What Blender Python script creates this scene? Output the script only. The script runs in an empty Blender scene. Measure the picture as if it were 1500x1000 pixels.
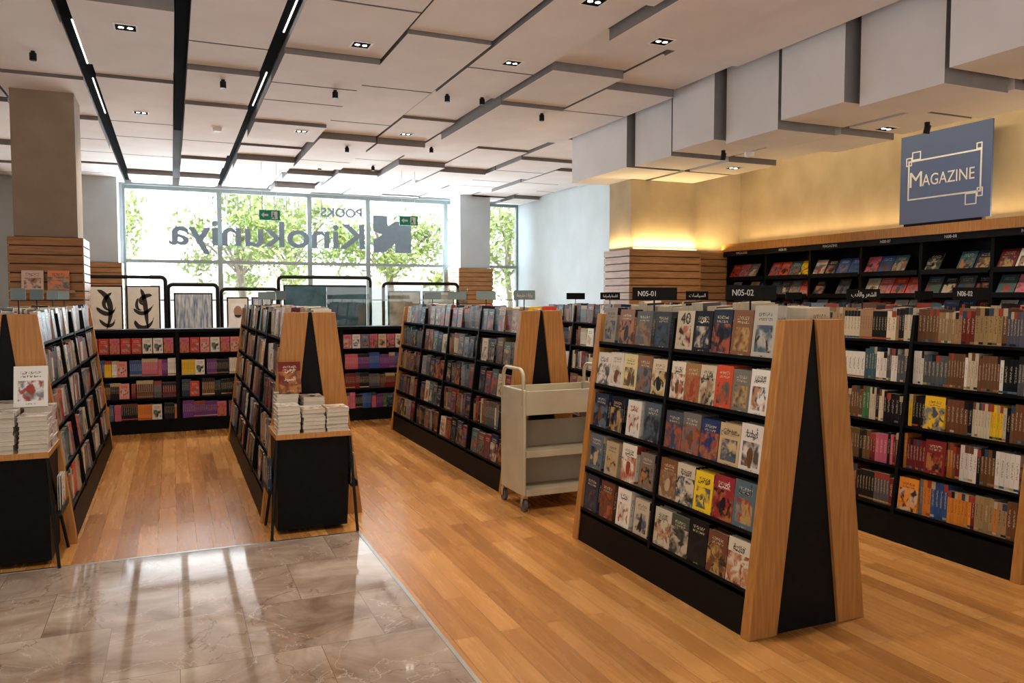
import bpy, math, random
from mathutils import Matrix, Vector
random.seed(7)
R=random.random
scene=bpy.context.scene
scene.view_settings.view_transform='Standard'
COL=scene.collection
pi=math.pi

# ---------------------------------------------------------------- helpers
def top(o,label,cat,group=None):
    o["label"]=label; o["category"]=cat
    if group: o["group"]=group
    return o
def struct(o,label=None):
    o["kind"]="structure"
    if label: o["label"]=label
    return o
def empty(name,loc,label,cat,group=None,rz=0):
    e=bpy.data.objects.new(name,None); e.empty_display_size=.1
    e.location=loc; e.rotation_euler=(0,0,rz); COL.objects.link(e)
    return top(e,label,cat,group)
class MB:
    def __init__(s): s.v=[];s.f=[];s.m=[];s.sm=False
    def quadbox(s,c,m=0):
        n=len(s.v); s.v+= [tuple(p) for p in c]
        for f in ((0,3,2,1),(4,5,6,7),(0,1,5,4),(1,2,6,5),(2,3,7,6),(3,0,4,7)):
            s.f.append(tuple(n+i for i in f)); s.m.append(m)
    def box(s,x0,x1,y0,y1,z0,z1,m=0):
        s.quadbox([(x0,y0,z0),(x1,y0,z0),(x1,y1,z0),(x0,y1,z0),(x0,y0,z1),(x1,y0,z1),(x1,y1,z1),(x0,y1,z1)],m)
    def prism_y(s,pts,y0,y1,m=0):
        n=len(s.v);k=len(pts)
        s.v+=[(p[0],y0,p[1]) for p in pts]+[(p[0],y1,p[1]) for p in pts]
        s.f.append(tuple(n+i for i in range(k)));s.m.append(m)
        s.f.append(tuple(n+k+i for i in reversed(range(k))));s.m.append(m)
        for i in range(k):
            j=(i+1)%k; s.f.append((n+j,n+i,n+k+i,n+k+j));s.m.append(m)
    def prism_x(s,pts,x0,x1,m=0):
        n=len(s.v);k=len(pts)
        s.v+=[(x0,p[0],p[1]) for p in pts]+[(x1,p[0],p[1]) for p in pts]
        s.f.append(tuple(n+i for i in reversed(range(k))));s.m.append(m)
        s.f.append(tuple(n+k+i for i in range(k)));s.m.append(m)
        for i in range(k):
            j=(i+1)%k; s.f.append((n+i,n+j,n+k+j,n+k+i));s.m.append(m)
    def cyl(s,a,b,r,r2=None,n=12,m=0,cap=True):
        a=Vector(a);b=Vector(b);r2=r if r2 is None else r2
        d=(b-a).normalized(); u=d.orthogonal().normalized(); w=d.cross(u)
        k=len(s.v)
        for p,rr in((a,r),(b,r2)):
            for i in range(n):
                t=2*pi*i/n; s.v.append(tuple(p+u*math.cos(t)*rr+w*math.sin(t)*rr))
        for i in range(n):
            j=(i+1)%n; s.f.append((k+i,k+j,k+n+j,k+n+i));s.m.append(m)
        if cap:
            s.f.append(tuple(k+i for i in reversed(range(n))));s.m.append(m)
            s.f.append(tuple(k+n+i for i in range(n)));s.m.append(m)
    def tube(s,pts,r,n=8,m=0):
        pts=[Vector(p) for p in pts]; k=len(s.v); N=len(pts); ref=None
        for i,p in enumerate(pts):
            d=(pts[min(i+1,N-1)]-pts[max(i-1,0)]).normalized()
            if ref is None: ref=d.orthogonal().normalized()
            u=(ref-d*ref.dot(d)).normalized(); ref=u; w=d.cross(u)
            for q in range(n):
                t=2*pi*q/n; s.v.append(tuple(p+u*math.cos(t)*r+w*math.sin(t)*r))
        for i in range(N-1):
            for q in range(n):
                j=(q+1)%n; s.f.append((k+i*n+q,k+i*n+j,k+(i+1)*n+j,k+(i+1)*n+q));s.m.append(m)
        s.f.append(tuple(k+q for q in reversed(range(n))));s.m.append(m)
        s.f.append(tuple(k+(N-1)*n+q for q in range(n)));s.m.append(m)
    def stroke(s,ctrl,wmax,y,m=0):
        """tapered flat brush stroke through 4 bezier control points in the xz plane"""
        N=14;k=len(s.v)
        P=[]
        for i in range(N+1):
            t=i/N;b=[(1-t)**3,3*t*(1-t)**2,3*t*t*(1-t),t**3]
            P.append(Vector((sum(b[j]*ctrl[j][0] for j in range(4)),sum(b[j]*ctrl[j][1] for j in range(4)))))
        for i,p in enumerate(P):
            d=(P[min(i+1,N)]-P[max(i-1,0)]).normalized();nrm=Vector((-d.y,d.x))
            w=wmax*(.12+.88*math.sin(pi*min(1,.12+i/N*.95))**.8 if 0<i<N else .1)
            a=p+nrm*w/2;b_=p-nrm*w/2
            s.v+=[(a.x,y,a.y),(b_.x,y,b_.y)]
        for i in range(N):
            s.f.append((k+2*i,k+2*i+1,k+2*i+3,k+2*i+2));s.m.append(m)
    def obj(s,name,mats,parent=None,loc=(0,0,0),bevel=0,smooth=False,rot=None):
        me=bpy.data.meshes.new(name); me.from_pydata(s.v,[],s.f); 
        for m in (mats if isinstance(mats,(list,tuple)) else [mats]): me.materials.append(m)
        me.polygons.foreach_set("material_index",s.m)
        if smooth: me.polygons.foreach_set("use_smooth",[True]*len(s.f))
        me.update()
        o=bpy.data.objects.new(name,me); o.location=loc
        if rot: o.rotation_euler=rot
        if parent: o.parent=parent
        COL.objects.link(o)
        if bevel:
            b=o.modifiers.new("b",'BEVEL'); b.width=bevel; b.segments=2; b.limit_method='ANGLE'
        return o
def bx(name,x0,x1,y0,y1,z0,z1,mat,parent=None,loc=(0,0,0),bevel=0):
    m=MB(); m.box(x0,x1,y0,y1,z0,z1); return m.obj(name,mat,parent,loc,bevel)

# ---------------------------------------------------------------- materials
def newmat(name):
    m=bpy.data.materials.new(name); m.use_nodes=True
    nt=m.node_tree; return m,nt,nt.nodes["Principled BSDF"]
def noisemat(name,c1,c2,scale=5,rough=.5,spec=.5,metal=0,bump=0,stretch=(1,1,1),detail=4):
    m,nt,b=newmat(name); N=nt.nodes;L=nt.links
    tc=N.new("ShaderNodeTexCoord");mp=N.new("ShaderNodeMapping");mp.inputs["Scale"].default_value=stretch
    no=N.new("ShaderNodeTexNoise");no.inputs["Scale"].default_value=scale;no.inputs["Detail"].default_value=detail
    cr=N.new("ShaderNodeValToRGB");cr.color_ramp.elements[0].color=(*c1,1);cr.color_ramp.elements[1].color=(*c2,1)
    cr.color_ramp.elements[0].position=.3;cr.color_ramp.elements[1].position=.7
    L.new(tc.outputs["Object"],mp.inputs[0]);L.new(mp.outputs[0],no.inputs["Vector"]);L.new(no.outputs[0],cr.inputs[0]);L.new(cr.outputs[0],b.inputs["Base Color"])
    b.inputs["Roughness"].default_value=rough;b.inputs["Metallic"].default_value=metal
    b.inputs["Specular IOR Level"].default_value=spec
    if bump:
        bp=N.new("ShaderNodeBump");bp.inputs["Strength"].default_value=bump;L.new(no.outputs[0],bp.inputs["Height"]);L.new(bp.outputs[0],b.inputs["Normal"])
    return m
def plain(name,c,rough=.5,metal=0,spec=.5): 
    return noisemat(name,tuple(x*.93 for x in c),tuple(min(1,x*1.06) for x in c),8,rough,spec,metal)
def emit(name,c,s):
    m=bpy.data.materials.new(name);m.use_nodes=True;nt=m.node_tree;nt.nodes.clear()
    e=nt.nodes.new("ShaderNodeEmission");e.inputs[0].default_value=(*c,1);e.inputs[1].default_value=s
    o=nt.nodes.new("ShaderNodeOutputMaterial");nt.links.new(e.outputs[0],o.inputs[0]);return m
def glassmat(name,tint=(1,1,1),gl=.08):
    m=bpy.data.materials.new(name);m.use_nodes=True;nt=m.node_tree;nt.nodes.clear();N=nt.nodes
    t=N.new("ShaderNodeBsdfTransparent");t.inputs[0].default_value=(*tint,1)
    g=N.new("ShaderNodeBsdfGlossy");g.inputs["Roughness"].default_value=.02
    mx=N.new("ShaderNodeMixShader");mx.inputs[0].default_value=gl
    o=N.new("ShaderNodeOutputMaterial");L=nt.links
    L.new(t.outputs[0],mx.inputs[1]);L.new(g.outputs[0],mx.inputs[2]);L.new(mx.outputs[0],o.inputs[0]);return m

OAK=noisemat("oak_veneer",(.36,.15,.035),(.52,.24,.06),9,.45,.35,stretch=(7,7,.5),detail=6)
OAKD=noisemat("oak_slat",(.30,.145,.055),(.48,.25,.10),7,.5,.3,stretch=(.6,.6,8))
BLACK=noisemat("black_laminate",(.0035,.0035,.004),(.006,.006,.0065),20,.5,.12)
BLKMET=plain("black_metal",(.008,.008,.009),.5,0,.2)
MATTB=plain("matt_black_channel",(.006,.006,.006),.95,0,.02)
DARKGROOVE=plain("dark_groove",(.04,.025,.015),.8)
PLASTER=noisemat("beige_plaster",(.41,.33,.22),(.48,.395,.27),3,.85,.2,bump=.05)
GREYPL=noisemat("grey_plaster",(.29,.23,.175),(.36,.29,.22),3,.85,.2)
WALLW=noisemat("pale_wall",(.50,.56,.59),(.56,.62,.65),2,.8,.2)
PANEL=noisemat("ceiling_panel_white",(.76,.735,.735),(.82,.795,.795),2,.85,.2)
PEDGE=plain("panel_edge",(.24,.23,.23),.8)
CEILM=plain("ceiling_void",(.09,.085,.085),.9)
BULK=noisemat("bulkhead_white",(.78,.77,.77),(.84,.83,.83),2,.8,.2)
CARTM=noisemat("cream_enamel",(.42,.38,.27),(.52,.475,.35),4,.4)
RUBBER=plain("grey_rubber",(.10,.10,.10),.6)
STEEL=plain("brushed_steel",(.6,.6,.58),.3,1)
FRAMEW=plain("window_frame_grey",(.26,.31,.30),.5,.2)
GLASS=glassmat("clear_glass",(1,1,1),.04)
GLASSB=glassmat("balustrade_glass",(.8,.88,.9),.12)
PAGES=noisemat("page_paper",(.48,.42,.32),(.62,.56,.45),60,.8,.2,stretch=(1,20,1))
WHITE=plain("white_print",(.85,.85,.85),.6)
SIGNT=plain("sign_letter_grey",(.65,.63,.6),.6)
SIGNG=plain("grey_teal_card",(.16,.22,.23),.6)
LEDW=emit("led_lens",(1,.93,.8),16)
LEDY=emit("led_strip_warm",(1,.70,.32),6)
LEDL=emit("led_line",(1,.97,.92),5)
GREYLET=plain("grey_vinyl",(.14,.18,.21),.6)
GREEN=plain("exit_green",(.0,.33,.2),.5)
PAPER=plain("poster_paper",(.78,.76,.7),.7)
INK=plain("black_ink",(.02,.02,.02),.6)
RED=plain("red_print",(.5,.03,.03),.5)
SKIN=plain("portrait_skin_print",(.35,.2,.13),.6)

def covermat(name,src):
    m,nt,b=newmat(name);N=nt.nodes;L=nt.links
    if src=='obj':
        oi=N.new("ShaderNodeObjectInfo");col=oi.outputs["Color"]
    else:
        at=N.new("ShaderNodeAttribute");at.attribute_name="Col";col=at.outputs["Color"]
    def M_(op,a,bb=None,c=None):
        n=N.new("ShaderNodeMath");n.operation=op
        for i,x in enumerate((a,bb,c)):
            if x is None: continue
            if isinstance(x,(int,float)): n.inputs[i].default_value=x
            else: L.new(x,n.inputs[i])
        return n.outputs[0]
    sp=N.new("ShaderNodeSeparateColor");L.new(col,sp.inputs[0])
    r=M_('FRACT',M_('ADD',M_('ADD',M_('MULTIPLY',sp.outputs[0],127.1),M_('MULTIPLY',sp.outputs[1],311.7)),M_('MULTIPLY',sp.outputs[2],74.7)))
    uv=N.new("ShaderNodeUVMap");su=N.new("ShaderNodeSeparateXYZ");L.new(uv.outputs[0],su.inputs[0]);u=su.outputs[0];v=su.outputs[1]
    def noise(su_,sv_,off,detail=2,dist=0):
        c=N.new("ShaderNodeCombineXYZ")
        L.new(M_('ADD',M_('MULTIPLY',u,su_),M_('MULTIPLY',r,37.0+off)),c.inputs[0])
        L.new(M_('ADD',M_('MULTIPLY',v,sv_),M_('MULTIPLY',r,91.0)),c.inputs[1])
        n=N.new("ShaderNodeTexNoise");n.inputs["Scale"].default_value=1;n.inputs["Detail"].default_value=detail;n.inputs["Distortion"].default_value=dist
        L.new(c.outputs[0],n.inputs["Vector"]);return n.outputs[0]
    def rng(x,a,b_): return M_('MULTIPLY',M_('GREATER_THAN',x,a),M_('LESS_THAN',x,b_))
    def mix(f,a,c):
        n=N.new("ShaderNodeMix");n.data_type='RGBA';L.new(f,n.inputs[0])
        for i,x in((6,a),(7,c)):
            if isinstance(x,tuple): n.inputs[i].default_value=x
            else: L.new(x,n.inputs[i])
        return n.outputs[2]
    def ramp(f,cols):
        n=N.new("ShaderNodeValToRGB");n.color_ramp.interpolation='CONSTANT'
        e=n.color_ramp.elements
        while len(e)<len(cols): e.new(.5)
        for i,c in enumerate(cols): e[i].position=i/len(cols);e[i].color=(*c,1)
        L.new(f,n.inputs[0]);return n.outputs[0]
    def sstep(x,a,b_):
        n=N.new("ShaderNodeMapRange");n.interpolation_type='SMOOTHSTEP';n.inputs[1].default_value=a;n.inputs[2].default_value=b_;L.new(x,n.inputs[0]);return n.outputs[0]
    bw=N.new("ShaderNodeRGBToBW");L.new(col,bw.inputs[0])
    dark=M_('LESS_THAN',bw.outputs[0],.22)
    full=M_('GREATER_THAN',M_('FRACT',M_('MULTIPLY',r,3.7)),.4)
    art0=M_('MULTIPLY',rng(u,.12,.88),rng(v,.14,.64))
    artf=M_('MULTIPLY',rng(u,-1,1.0),rng(v,-1,.70))
    art=mix(full,art0,artf)
    acc=ramp(M_('FRACT',M_('MULTIPLY',r,5.31)),[(.40,.09,.04),(.48,.30,.10),(.03,.07,.13),(.52,.45,.34),(.06,.11,.07),(.015,.015,.02),(.42,.17,.05),(.12,.16,.20),(.28,.16,.08)])
    acc2=ramp(M_('FRACT',M_('MULTIPLY',r,17.7)),[(.015,.015,.015),(.46,.37,.24),(.14,.065,.03),(.32,.05,.03),(.035,.06,.10),(.012,.012,.015)])
    n1=noise(2.2,3,0,6,.5);n2=noise(4,5,11,7,.6)
    c=mix(M_('MULTIPLY',art,M_('MULTIPLY',sstep(n1,.42,.60),.9)),col,acc)
    c=mix(M_('MULTIPLY',art,M_('MULTIPLY',sstep(n2,.50,.64),.95)),c,acc2)
    du=M_('SUBTRACT',u,.5);dv=M_('SUBTRACT',v,.36)
    dd=M_('ADD',M_('MULTIPLY',M_('MULTIPLY',du,du),1.6),M_('MULTIPLY',M_('MULTIPLY',dv,dv),.8))
    dd=M_('ADD',dd,M_('MULTIPLY',M_('SUBTRACT',n1,.5),.16))
    blob=M_('MULTIPLY',M_('SUBTRACT',1.0,sstep(dd,.02,.034)),M_('GREATER_THAN',M_('FRACT',M_('MULTIPLY',r,9.1)),.6))
    blob=M_('MULTIPLY',blob,M_('LESS_THAN',u,1.0))
    c=mix(blob,c,acc2)
    tcol=mix(dark,(.03,.025,.03,1),(.62,.54,.38,1))
    nt1=M_('GREATER_THAN',noise(24,26,3,1),.53)
    t1=M_('MULTIPLY',M_('MULTIPLY',rng(u,.2,.8),M_('ADD',rng(v,.80,.87),rng(v,.72,.77))),nt1)
    t2=M_('MULTIPLY',M_('MULTIPLY',rng(u,.35,.65),rng(v,.06,.085)),nt1)
    t3=M_('MULTIPLY',M_('MULTIPLY',rng(u,1.08,1.16),rng(v,.35,.8)),M_('GREATER_THAN',noise(26,46,7,1),.54))
    t4=M_('MULTIPLY',M_('GREATER_THAN',u,1.0),rng(v,.06,.12))
    tt=M_('MINIMUM',M_('ADD',M_('ADD',t1,t2),t3),1)
    c=mix(M_('MULTIPLY',tt,.85),c,tcol); c=mix(M_('MULTIPLY',t4,M_('GREATER_THAN',r,.4)),c,acc)
    t5=M_('MULTIPLY',M_('MULTIPLY',M_('GREATER_THAN',u,1.0),rng(v,.80,1.1)),M_('GREATER_THAN',M_('FRACT',M_('MULTIPLY',r,7.7)),.5))
    c=mix(t5,c,acc2)
    L.new(c,b.inputs["Base Color"]);b.inputs["Roughness"].default_value=.36;b.inputs["Specular IOR Level"].default_value=.25
    return m
COVER=covermat("printed_cover",'obj')
COVERS=covermat("printed_covers_mixed",'attr')

def floorwood():
    m,nt,b=newmat("oak_planks");N=nt.nodes;L=nt.links
    tc=N.new("ShaderNodeTexCoord");s=N.new("ShaderNodeSeparateXYZ");c=N.new("ShaderNodeCombineXYZ")
    L.new(tc.outputs["Object"],s.inputs[0]);L.new(s.outputs[1],c.inputs[0]);L.new(s.outputs[0],c.inputs[1])
    br=N.new("ShaderNodeTexBrick");L.new(c.outputs[0],br.inputs["Vector"])
    br.inputs["Color1"].default_value=(0,0,0,1);br.inputs["Color2"].default_value=(1,1,1,1);br.inputs["Mortar"].default_value=(.5,.5,.5,1)
    br.inputs["Scale"].default_value=1;br.inputs["Mortar Size"].default_value=.0013;br.inputs["Brick Width"].default_value=1.3;br.inputs["Row Height"].default_value=.118
    br.offset=.37;br.inputs["Bias"].default_value=0
    mp=N.new("ShaderNodeMapping");mp.inputs["Scale"].default_value=(9,.7,1);L.new(tc.outputs["Object"],mp.inputs[0])
    no=N.new("ShaderNodeTexNoise");no.inputs["Scale"].default_value=2.2;no.inputs["Detail"].default_value=8;no.inputs["Distortion"].default_value=.5;no.inputs["Roughness"].default_value=.58
    ad=N.new("ShaderNodeVectorMath");ad.operation='ADD';L.new(mp.outputs[0],ad.inputs[0]);
    sc=N.new("ShaderNodeVectorMath");sc.operation='SCALE';sc.inputs[3].default_value=13;L.new(br.outputs["Color"],sc.inputs[0]);L.new(sc.outputs[0],ad.inputs[1])
    L.new(ad.outputs[0],no.inputs["Vector"])
    ma=N.new("ShaderNodeMath");ma.operation='MULTIPLY_ADD';L.new(br.outputs["Color"],ma.inputs[0]);ma.inputs[1].default_value=.42
    m2=N.new("ShaderNodeMath");m2.operation='MULTIPLY';L.new(no.outputs[0],m2.inputs[0]);m2.inputs[1].default_value=.56;L.new(m2.outputs[0],ma.inputs[2])
    cr=N.new("ShaderNodeValToRGB");L.new(ma.outputs[0],cr.inputs[0])
    e=cr.color_ramp.elements;e[0].position=.18;e[0].color=(.29,.115,.027,1);e[1].position=.82;e[1].color=(.64,.33,.105,1)
    k=e.new(.48);k.color=(.46,.205,.054,1)
    mx=N.new("ShaderNodeMix");mx.data_type='RGBA';L.new(br.outputs["Fac"],mx.inputs[0]);L.new(cr.outputs[0],mx.inputs[6]);mx.inputs[7].default_value=(.16,.065,.022,1)
    L.new(mx.outputs[2],b.inputs["Base Color"])
    mr=N.new("ShaderNodeMapRange");mr.inputs[3].default_value=.20;mr.inputs[4].default_value=.34;L.new(no.outputs[0],mr.inputs[0]);L.new(mr.outputs[0],b.inputs["Roughness"])
    b.inputs["Specular IOR Level"].default_value=.45
    return m
def marble():
    m,nt,b=newmat("brown_marble");N=nt.nodes;L=nt.links
    tc=N.new("ShaderNodeTexCoord")
    br=N.new("ShaderNodeTexBrick");L.new(tc.outputs["Object"],br.inputs["Vector"])
    br.inputs["Color1"].default_value=(0,0,0,1);br.inputs["Color2"].default_value=(1,1,1,1)
    br.inputs["Scale"].default_value=1;br.inputs["Mortar Size"].default_value=.0016;br.inputs["Brick Width"].default_value=.6;br.inputs["Row Height"].default_value=.6;br.offset=.5
    sc=N.new("ShaderNodeVectorMath");sc.operation='SCALE';sc.inputs[3].default_value=7;L.new(br.outputs["Color"],sc.inputs[0])
    ad=N.new("ShaderNodeVectorMath");ad.operation='ADD';L.new(tc.outputs["Object"],ad.inputs[0]);L.new(sc.outputs[0],ad.inputs[1])
    no=N.new("ShaderNodeTexNoise");no.inputs["Scale"].default_value=2.0;no.inputs["Detail"].default_value=9;no.inputs["Roughness"].default_value=.62;no.inputs["Distortion"].default_value=.8
    L.new(ad.outputs[0],no.inputs["Vector"])
    cr=N.new("ShaderNodeValToRGB");L.new(no.outputs[0],cr.inputs[0]);e=cr.color_ramp.elements
    e[0].position=.33;e[0].color=(.20,.135,.10,1);e[1].position=.68;e[1].color=(.50,.42,.35,1)
    k=e.new(.5);k.color=(.34,.26,.205,1)
    prev=cr.outputs[0]
    for scl,dist,wd,colr,st in((1.2,1.0,.005,(.13,.08,.055,1),.7),(1.7,.8,.004,(.68,.61,.54,1),.55)):
        n2=N.new("ShaderNodeTexNoise");n2.inputs["Scale"].default_value=scl;n2.inputs["Detail"].default_value=8;n2.inputs["Roughness"].default_value=.55;n2.inputs["Distortion"].default_value=dist;L.new(ad.outputs[0],n2.inputs["Vector"])
        c2=N.new("ShaderNodeValToRGB");L.new(n2.outputs[0],c2.inputs[0]);e=c2.color_ramp.elements
        e[0].position=.5-wd;e[0].color=(0,0,0,1);e[1].position=.5+wd;e[1].color=(0,0,0,1);k=e.new(.5);k.color=(st,st,st,1)
        mx=N.new("ShaderNodeMix");mx.data_type='RGBA';L.new(c2.outputs[0],mx.inputs[0]);L.new(prev,mx.inputs[6]);mx.inputs[7].default_value=colr
        prev=mx.outputs[2]
    m3=N.new("ShaderNodeMix");m3.data_type='RGBA';L.new(br.outputs["Fac"],m3.inputs[0]);L.new(prev,m3.inputs[6]);m3.inputs[7].default_value=(.18,.13,.10,1)
    L.new(m3.outputs[2],b.inputs["Base Color"]);b.inputs["Roughness"].default_value=.05;b.inputs["IOR"].default_value=1.9
    return m
WOODF=floorwood();MARB=marble()

# ---------------------------------------------------------------- text
AR={}
for ch,cp,t in [('ا',0xFE8D,'R'),('ب',0xFE8F,'D'),('ة',0xFE93,'R'),('ت',0xFE95,'D'),('ث',0xFE99,'D'),('ج',0xFE9D,'D'),('ح',0xFEA1,'D'),('خ',0xFEA5,'D'),('د',0xFEA9,'R'),('ذ',0xFEAB,'R'),('ر',0xFEAD,'R'),('ز',0xFEAF,'R'),('س',0xFEB1,'D'),('ش',0xFEB5,'D'),('ص',0xFEB9,'D'),('ض',0xFEBD,'D'),('ط',0xFEC1,'D'),('ع',0xFEC9,'D'),('غ',0xFECD,'D'),('ف',0xFED1,'D'),('ق',0xFED5,'D'),('ك',0xFED9,'D'),('ل',0xFEDD,'D'),('م',0xFEE1,'D'),('ن',0xFEE5,'D'),('ه',0xFEE9,'D'),('و',0xFEED,'R'),('ى',0xFEEF,'R'),('ي',0xFEF1,'D'),('أ',0xFE83,'R'),('إ',0xFE87,'R')]:
    AR[ch]=(cp,t)
def shape(s):
    out=[];prev=False
    for i,c in enumerate(s):
        if c not in AR: out.append(c);prev=False;continue
        cp,t=AR[c]; nxt=i+1<len(s) and s[i+1] in AR
        jn=(t=='D') and nxt
        k=0 if not prev and not jn else (1 if prev and not jn else (2 if not prev else 3))
        out.append(chr(cp+k)); prev=(t=='D')
    return ''.join(reversed(out))
def text(body,size,mat,parent=None,loc=(0,0,0),rot=(pi/2,0,0),name="lettering",ext=.0008,bold=0,width=None):
    if any(c in AR for c in body): body=shape(body)
    cu=bpy.data.curves.new("t",'FONT');cu.body=body;cu.size=size;cu.align_x='CENTER';cu.align_y='CENTER';cu.extrude=ext;cu.offset=bold
    o=bpy.data.objects.new("t",cu);COL.objects.link(o)
    dg=bpy.context.evaluated_depsgraph_get()
    me=bpy.data.meshes.new_from_object(o.evaluated_get(dg));bpy.data.objects.remove(o)
    me.materials.clear();me.materials.append(mat)
    o=bpy.data.objects.new(name,me);o.location=loc;o.rotation_euler=rot
    if width:
        xs_=[v.co.x for v in me.vertices]
        if xs_:
            k=width/(max(xs_)-min(xs_)); 
            for v in me.vertices: v.co.x*=k
    if parent:o.parent=parent
    COL.objects.link(o);return o

# ---------------------------------------------------------------- room
H=4.15
struct(bx("floor",-4,8.5,-4,18.5,-.1,0,WOODF),"honey oak plank floor")
struct(bx("floor",-4,1.13,-4,5.28,0,.004,MARB),"polished brown marble tile floor")
m=MB();m.box(1.13,1.15,-4,5.30,0,.006);m.box(-4,1.13,5.28,5.30,0,.006);struct(m.obj("trim_1",STEEL),"steel strip edging the marble")
struct(bx("ceiling",-4.2,8.6,-4,18.6,H,H+.15,CEILM))
struct(bx("wall_right",8.4,8.6,-4,10.2,0,H,PLASTER))
struct(bx("wall_end",7.32,8.6,10.2,10.6,0,H,PLASTER))
struct(bx("wall_far_side",8.13,8.6,10.6,18.6,0,H,WALLW))
struct(bx("wall_left",-4.3,-4.1,2,18.6,0,H,GREYPL))
m=MB();m.box(-4.1,-.9,18.35,18.6,0,H);m.box(-.9,8.2,18.35,18.6,3.98,H);struct(m.obj("wall_window_side",WALLW))

edges=[-.9,1.0,2.93,4.28,6.2,8.13]
for i in range(5):
    a,b=edges[i],edges[i+1]
    w=bpy.data.objects.new("window_%d"%(i+1),None);w.location=(a,18.4,0);COL.objects.link(w);struct(w,"tall grey-framed window pane bay");
    m=MB();W=b-a
    m.box(0,.05,0,.12,0,3.98);m.box(W-.05,W,0,.12,0,3.98);m.box(.05,W-.05,0,.12,3.9,3.98);m.box(.05,W-.05,0,.12,0,.1)
    m.box(.05,W-.05,0,.12,2.36,2.43);m.box(.05,W-.05,0,.12,1.55,1.58)
    m.obj("window_frame",FRAMEW,w)
    bx("window_glass",.05,W-.05,.05,.06,.1,3.9,GLASS,w)
sg=empty("window_lettering",(2.1,18.33,3.0),"large grey vinyl shop lettering with square emblem, facing the street","sign")
text("Kinokuniya",.80,GREYLET,sg,(0,0,0),(pi/2,0,pi),ext=.006,bold=.014,width=4.2)
text("BOOKS",.28,GREYLET,sg,(1.55,0,.56),(pi/2,0,pi),ext=.006,width=.95,bold=.010)
def poly(name,pts,y0,y1,mat,parent):
    m=MB();m.prism_y(pts,y0,y1);return m.obj(name,mat,parent)
poly("emblem",[(2.28,-.32),(2.55,-.32),(2.8,-.1),(2.8,-.32),(3.2,-.32),(3.2,.42),(2.8,.42),(2.62,.3),(2.62,.55),(2.28,.55),(2.28,.18),(2.5,.1),(2.28,-.02)],-.006,.006,GREYLET,sg)

def slats(x0,x1,y0,y1,ztop,parent,z0=0):
    m=MB();m.box(x0+.015,x1-.015,y0+.015,y1-.015,z0,ztop-.01,1)
    z=z0;p=.105
    while z<ztop-.02:
        m.box(x0,x1,y0,y1,z+.014,min(z+p,ztop));z+=p
    return m.obj("slat_cladding",[OAKD,DARKGROOVE],parent)
def column(x0,x1,y0,y1,zt,mat,label):
    e=empty("column",((x0+x1)/2,(y0+y1)/2,0),label,"column")
    cx,cy=(x0+x1)/2,(y0+y1)/2
    bx("shaft",x0-cx,x1-cx,y0-cy,y1-cy,2.32,zt,mat,e)
    slats(x0-cx-.06,x1-cx+.06,y0-cy-.06,y1-cy+.06,2.32,e)
    return e
column(-1.65,-1.0,10.62,11.25,H-.001,GREYPL,"square plaster column with oak slat lower half beside shelving")
column(-2.0,-.95,17.5,18.2,H-.001,WALLW,"pale plaster column by the windows with slat base")
column(6.25,7.0,17.5,18.2,H-.001,WALLW,"pale plaster column with slat base against the windows")
column(6.12,7.25,9.81,10.42,3.315,PLASTER,"beige plaster column with oak slats beside magazine wall")
e=empty("wall_cladding",(7.9,10.1,0),"oak slat cladding on end wall beside magazine rack","wall panel")
slats(-.56,.48,-.02,.09,2.32,e)

panels=[]
bands=[(-4.0,-2.75),(-2.72,-1.75),(-1.72,-.84),(-.70,.07),(.20,.91),(1.05,1.98),(2.02,2.84),(2.88,3.62),(3.66,4.5),(4.54,5.44)]
for bi,(a,b) in enumerate(bands):
    y=1.5+R()*.8
    while y<18.2:
        L_=random.choice([.8,1.1,1.4,1.9,2.3]) if y<12 else random.choice([.8,1.1,1.6])
        y1=min(y+L_,18.3)
        zb=random.choice([3.91,3.95,4.0,4.0,4.03])
        panels.append((a,b,y,y1-.035,zb));y=y1
for (a,b) in [(5.5,6.5),(6.55,7.4),(7.45,8.1)]:
    y=10.7
    while y<18.2:
        y1=min(y+random.choice([.8,1.2,1.6]),18.3);panels.append((a,b,y,y1-.04,random.choice([3.95,4.0,4.03])));y=y1
def ceil_z(x,y):
    for p in panels:
        if p[0]<=x<=p[1] and p[2]<=y<=p[3]: return p[4]
    return H
for p in panels:
    m=MB();cx,cy=(p[0]+p[1])/2,(p[2]+p[3])/2;hx,hy=(p[1]-p[0])/2,(p[3]-p[2])/2
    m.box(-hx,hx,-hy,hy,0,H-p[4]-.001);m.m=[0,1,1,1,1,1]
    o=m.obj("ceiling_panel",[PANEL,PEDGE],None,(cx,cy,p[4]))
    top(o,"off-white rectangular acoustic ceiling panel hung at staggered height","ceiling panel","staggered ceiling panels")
by=[10.5,8.86,7.94,7.05,6.14,5.24,4.30,3.4,2.4]
for i in range(len(by)-1):
    y1,y0=by[i],by[i+1]+.11
    f=[0,.06,0,.08,.02,.09,.0,.05][i]
    dz=[0,.0,.03,-.03,.03,-.03,.05,0][i]
    for k,(a,b,zz) in enumerate([(5.52+f,6.36,3.32+dz),(6.44,7.2,3.32 if i==0 else 3.33+[0,-.02,.03,-.02,.02,0,.03,0][i])]):
        m=MB();cx,cy=(a+b)/2,(y0+y1)/2
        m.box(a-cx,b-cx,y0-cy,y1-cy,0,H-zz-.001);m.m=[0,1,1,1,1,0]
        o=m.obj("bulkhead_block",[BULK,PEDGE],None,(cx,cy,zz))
        top(o,"deep white boxed ceiling bulkhead block over the magazine aisle","ceiling block","bulkhead blocks")
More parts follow.
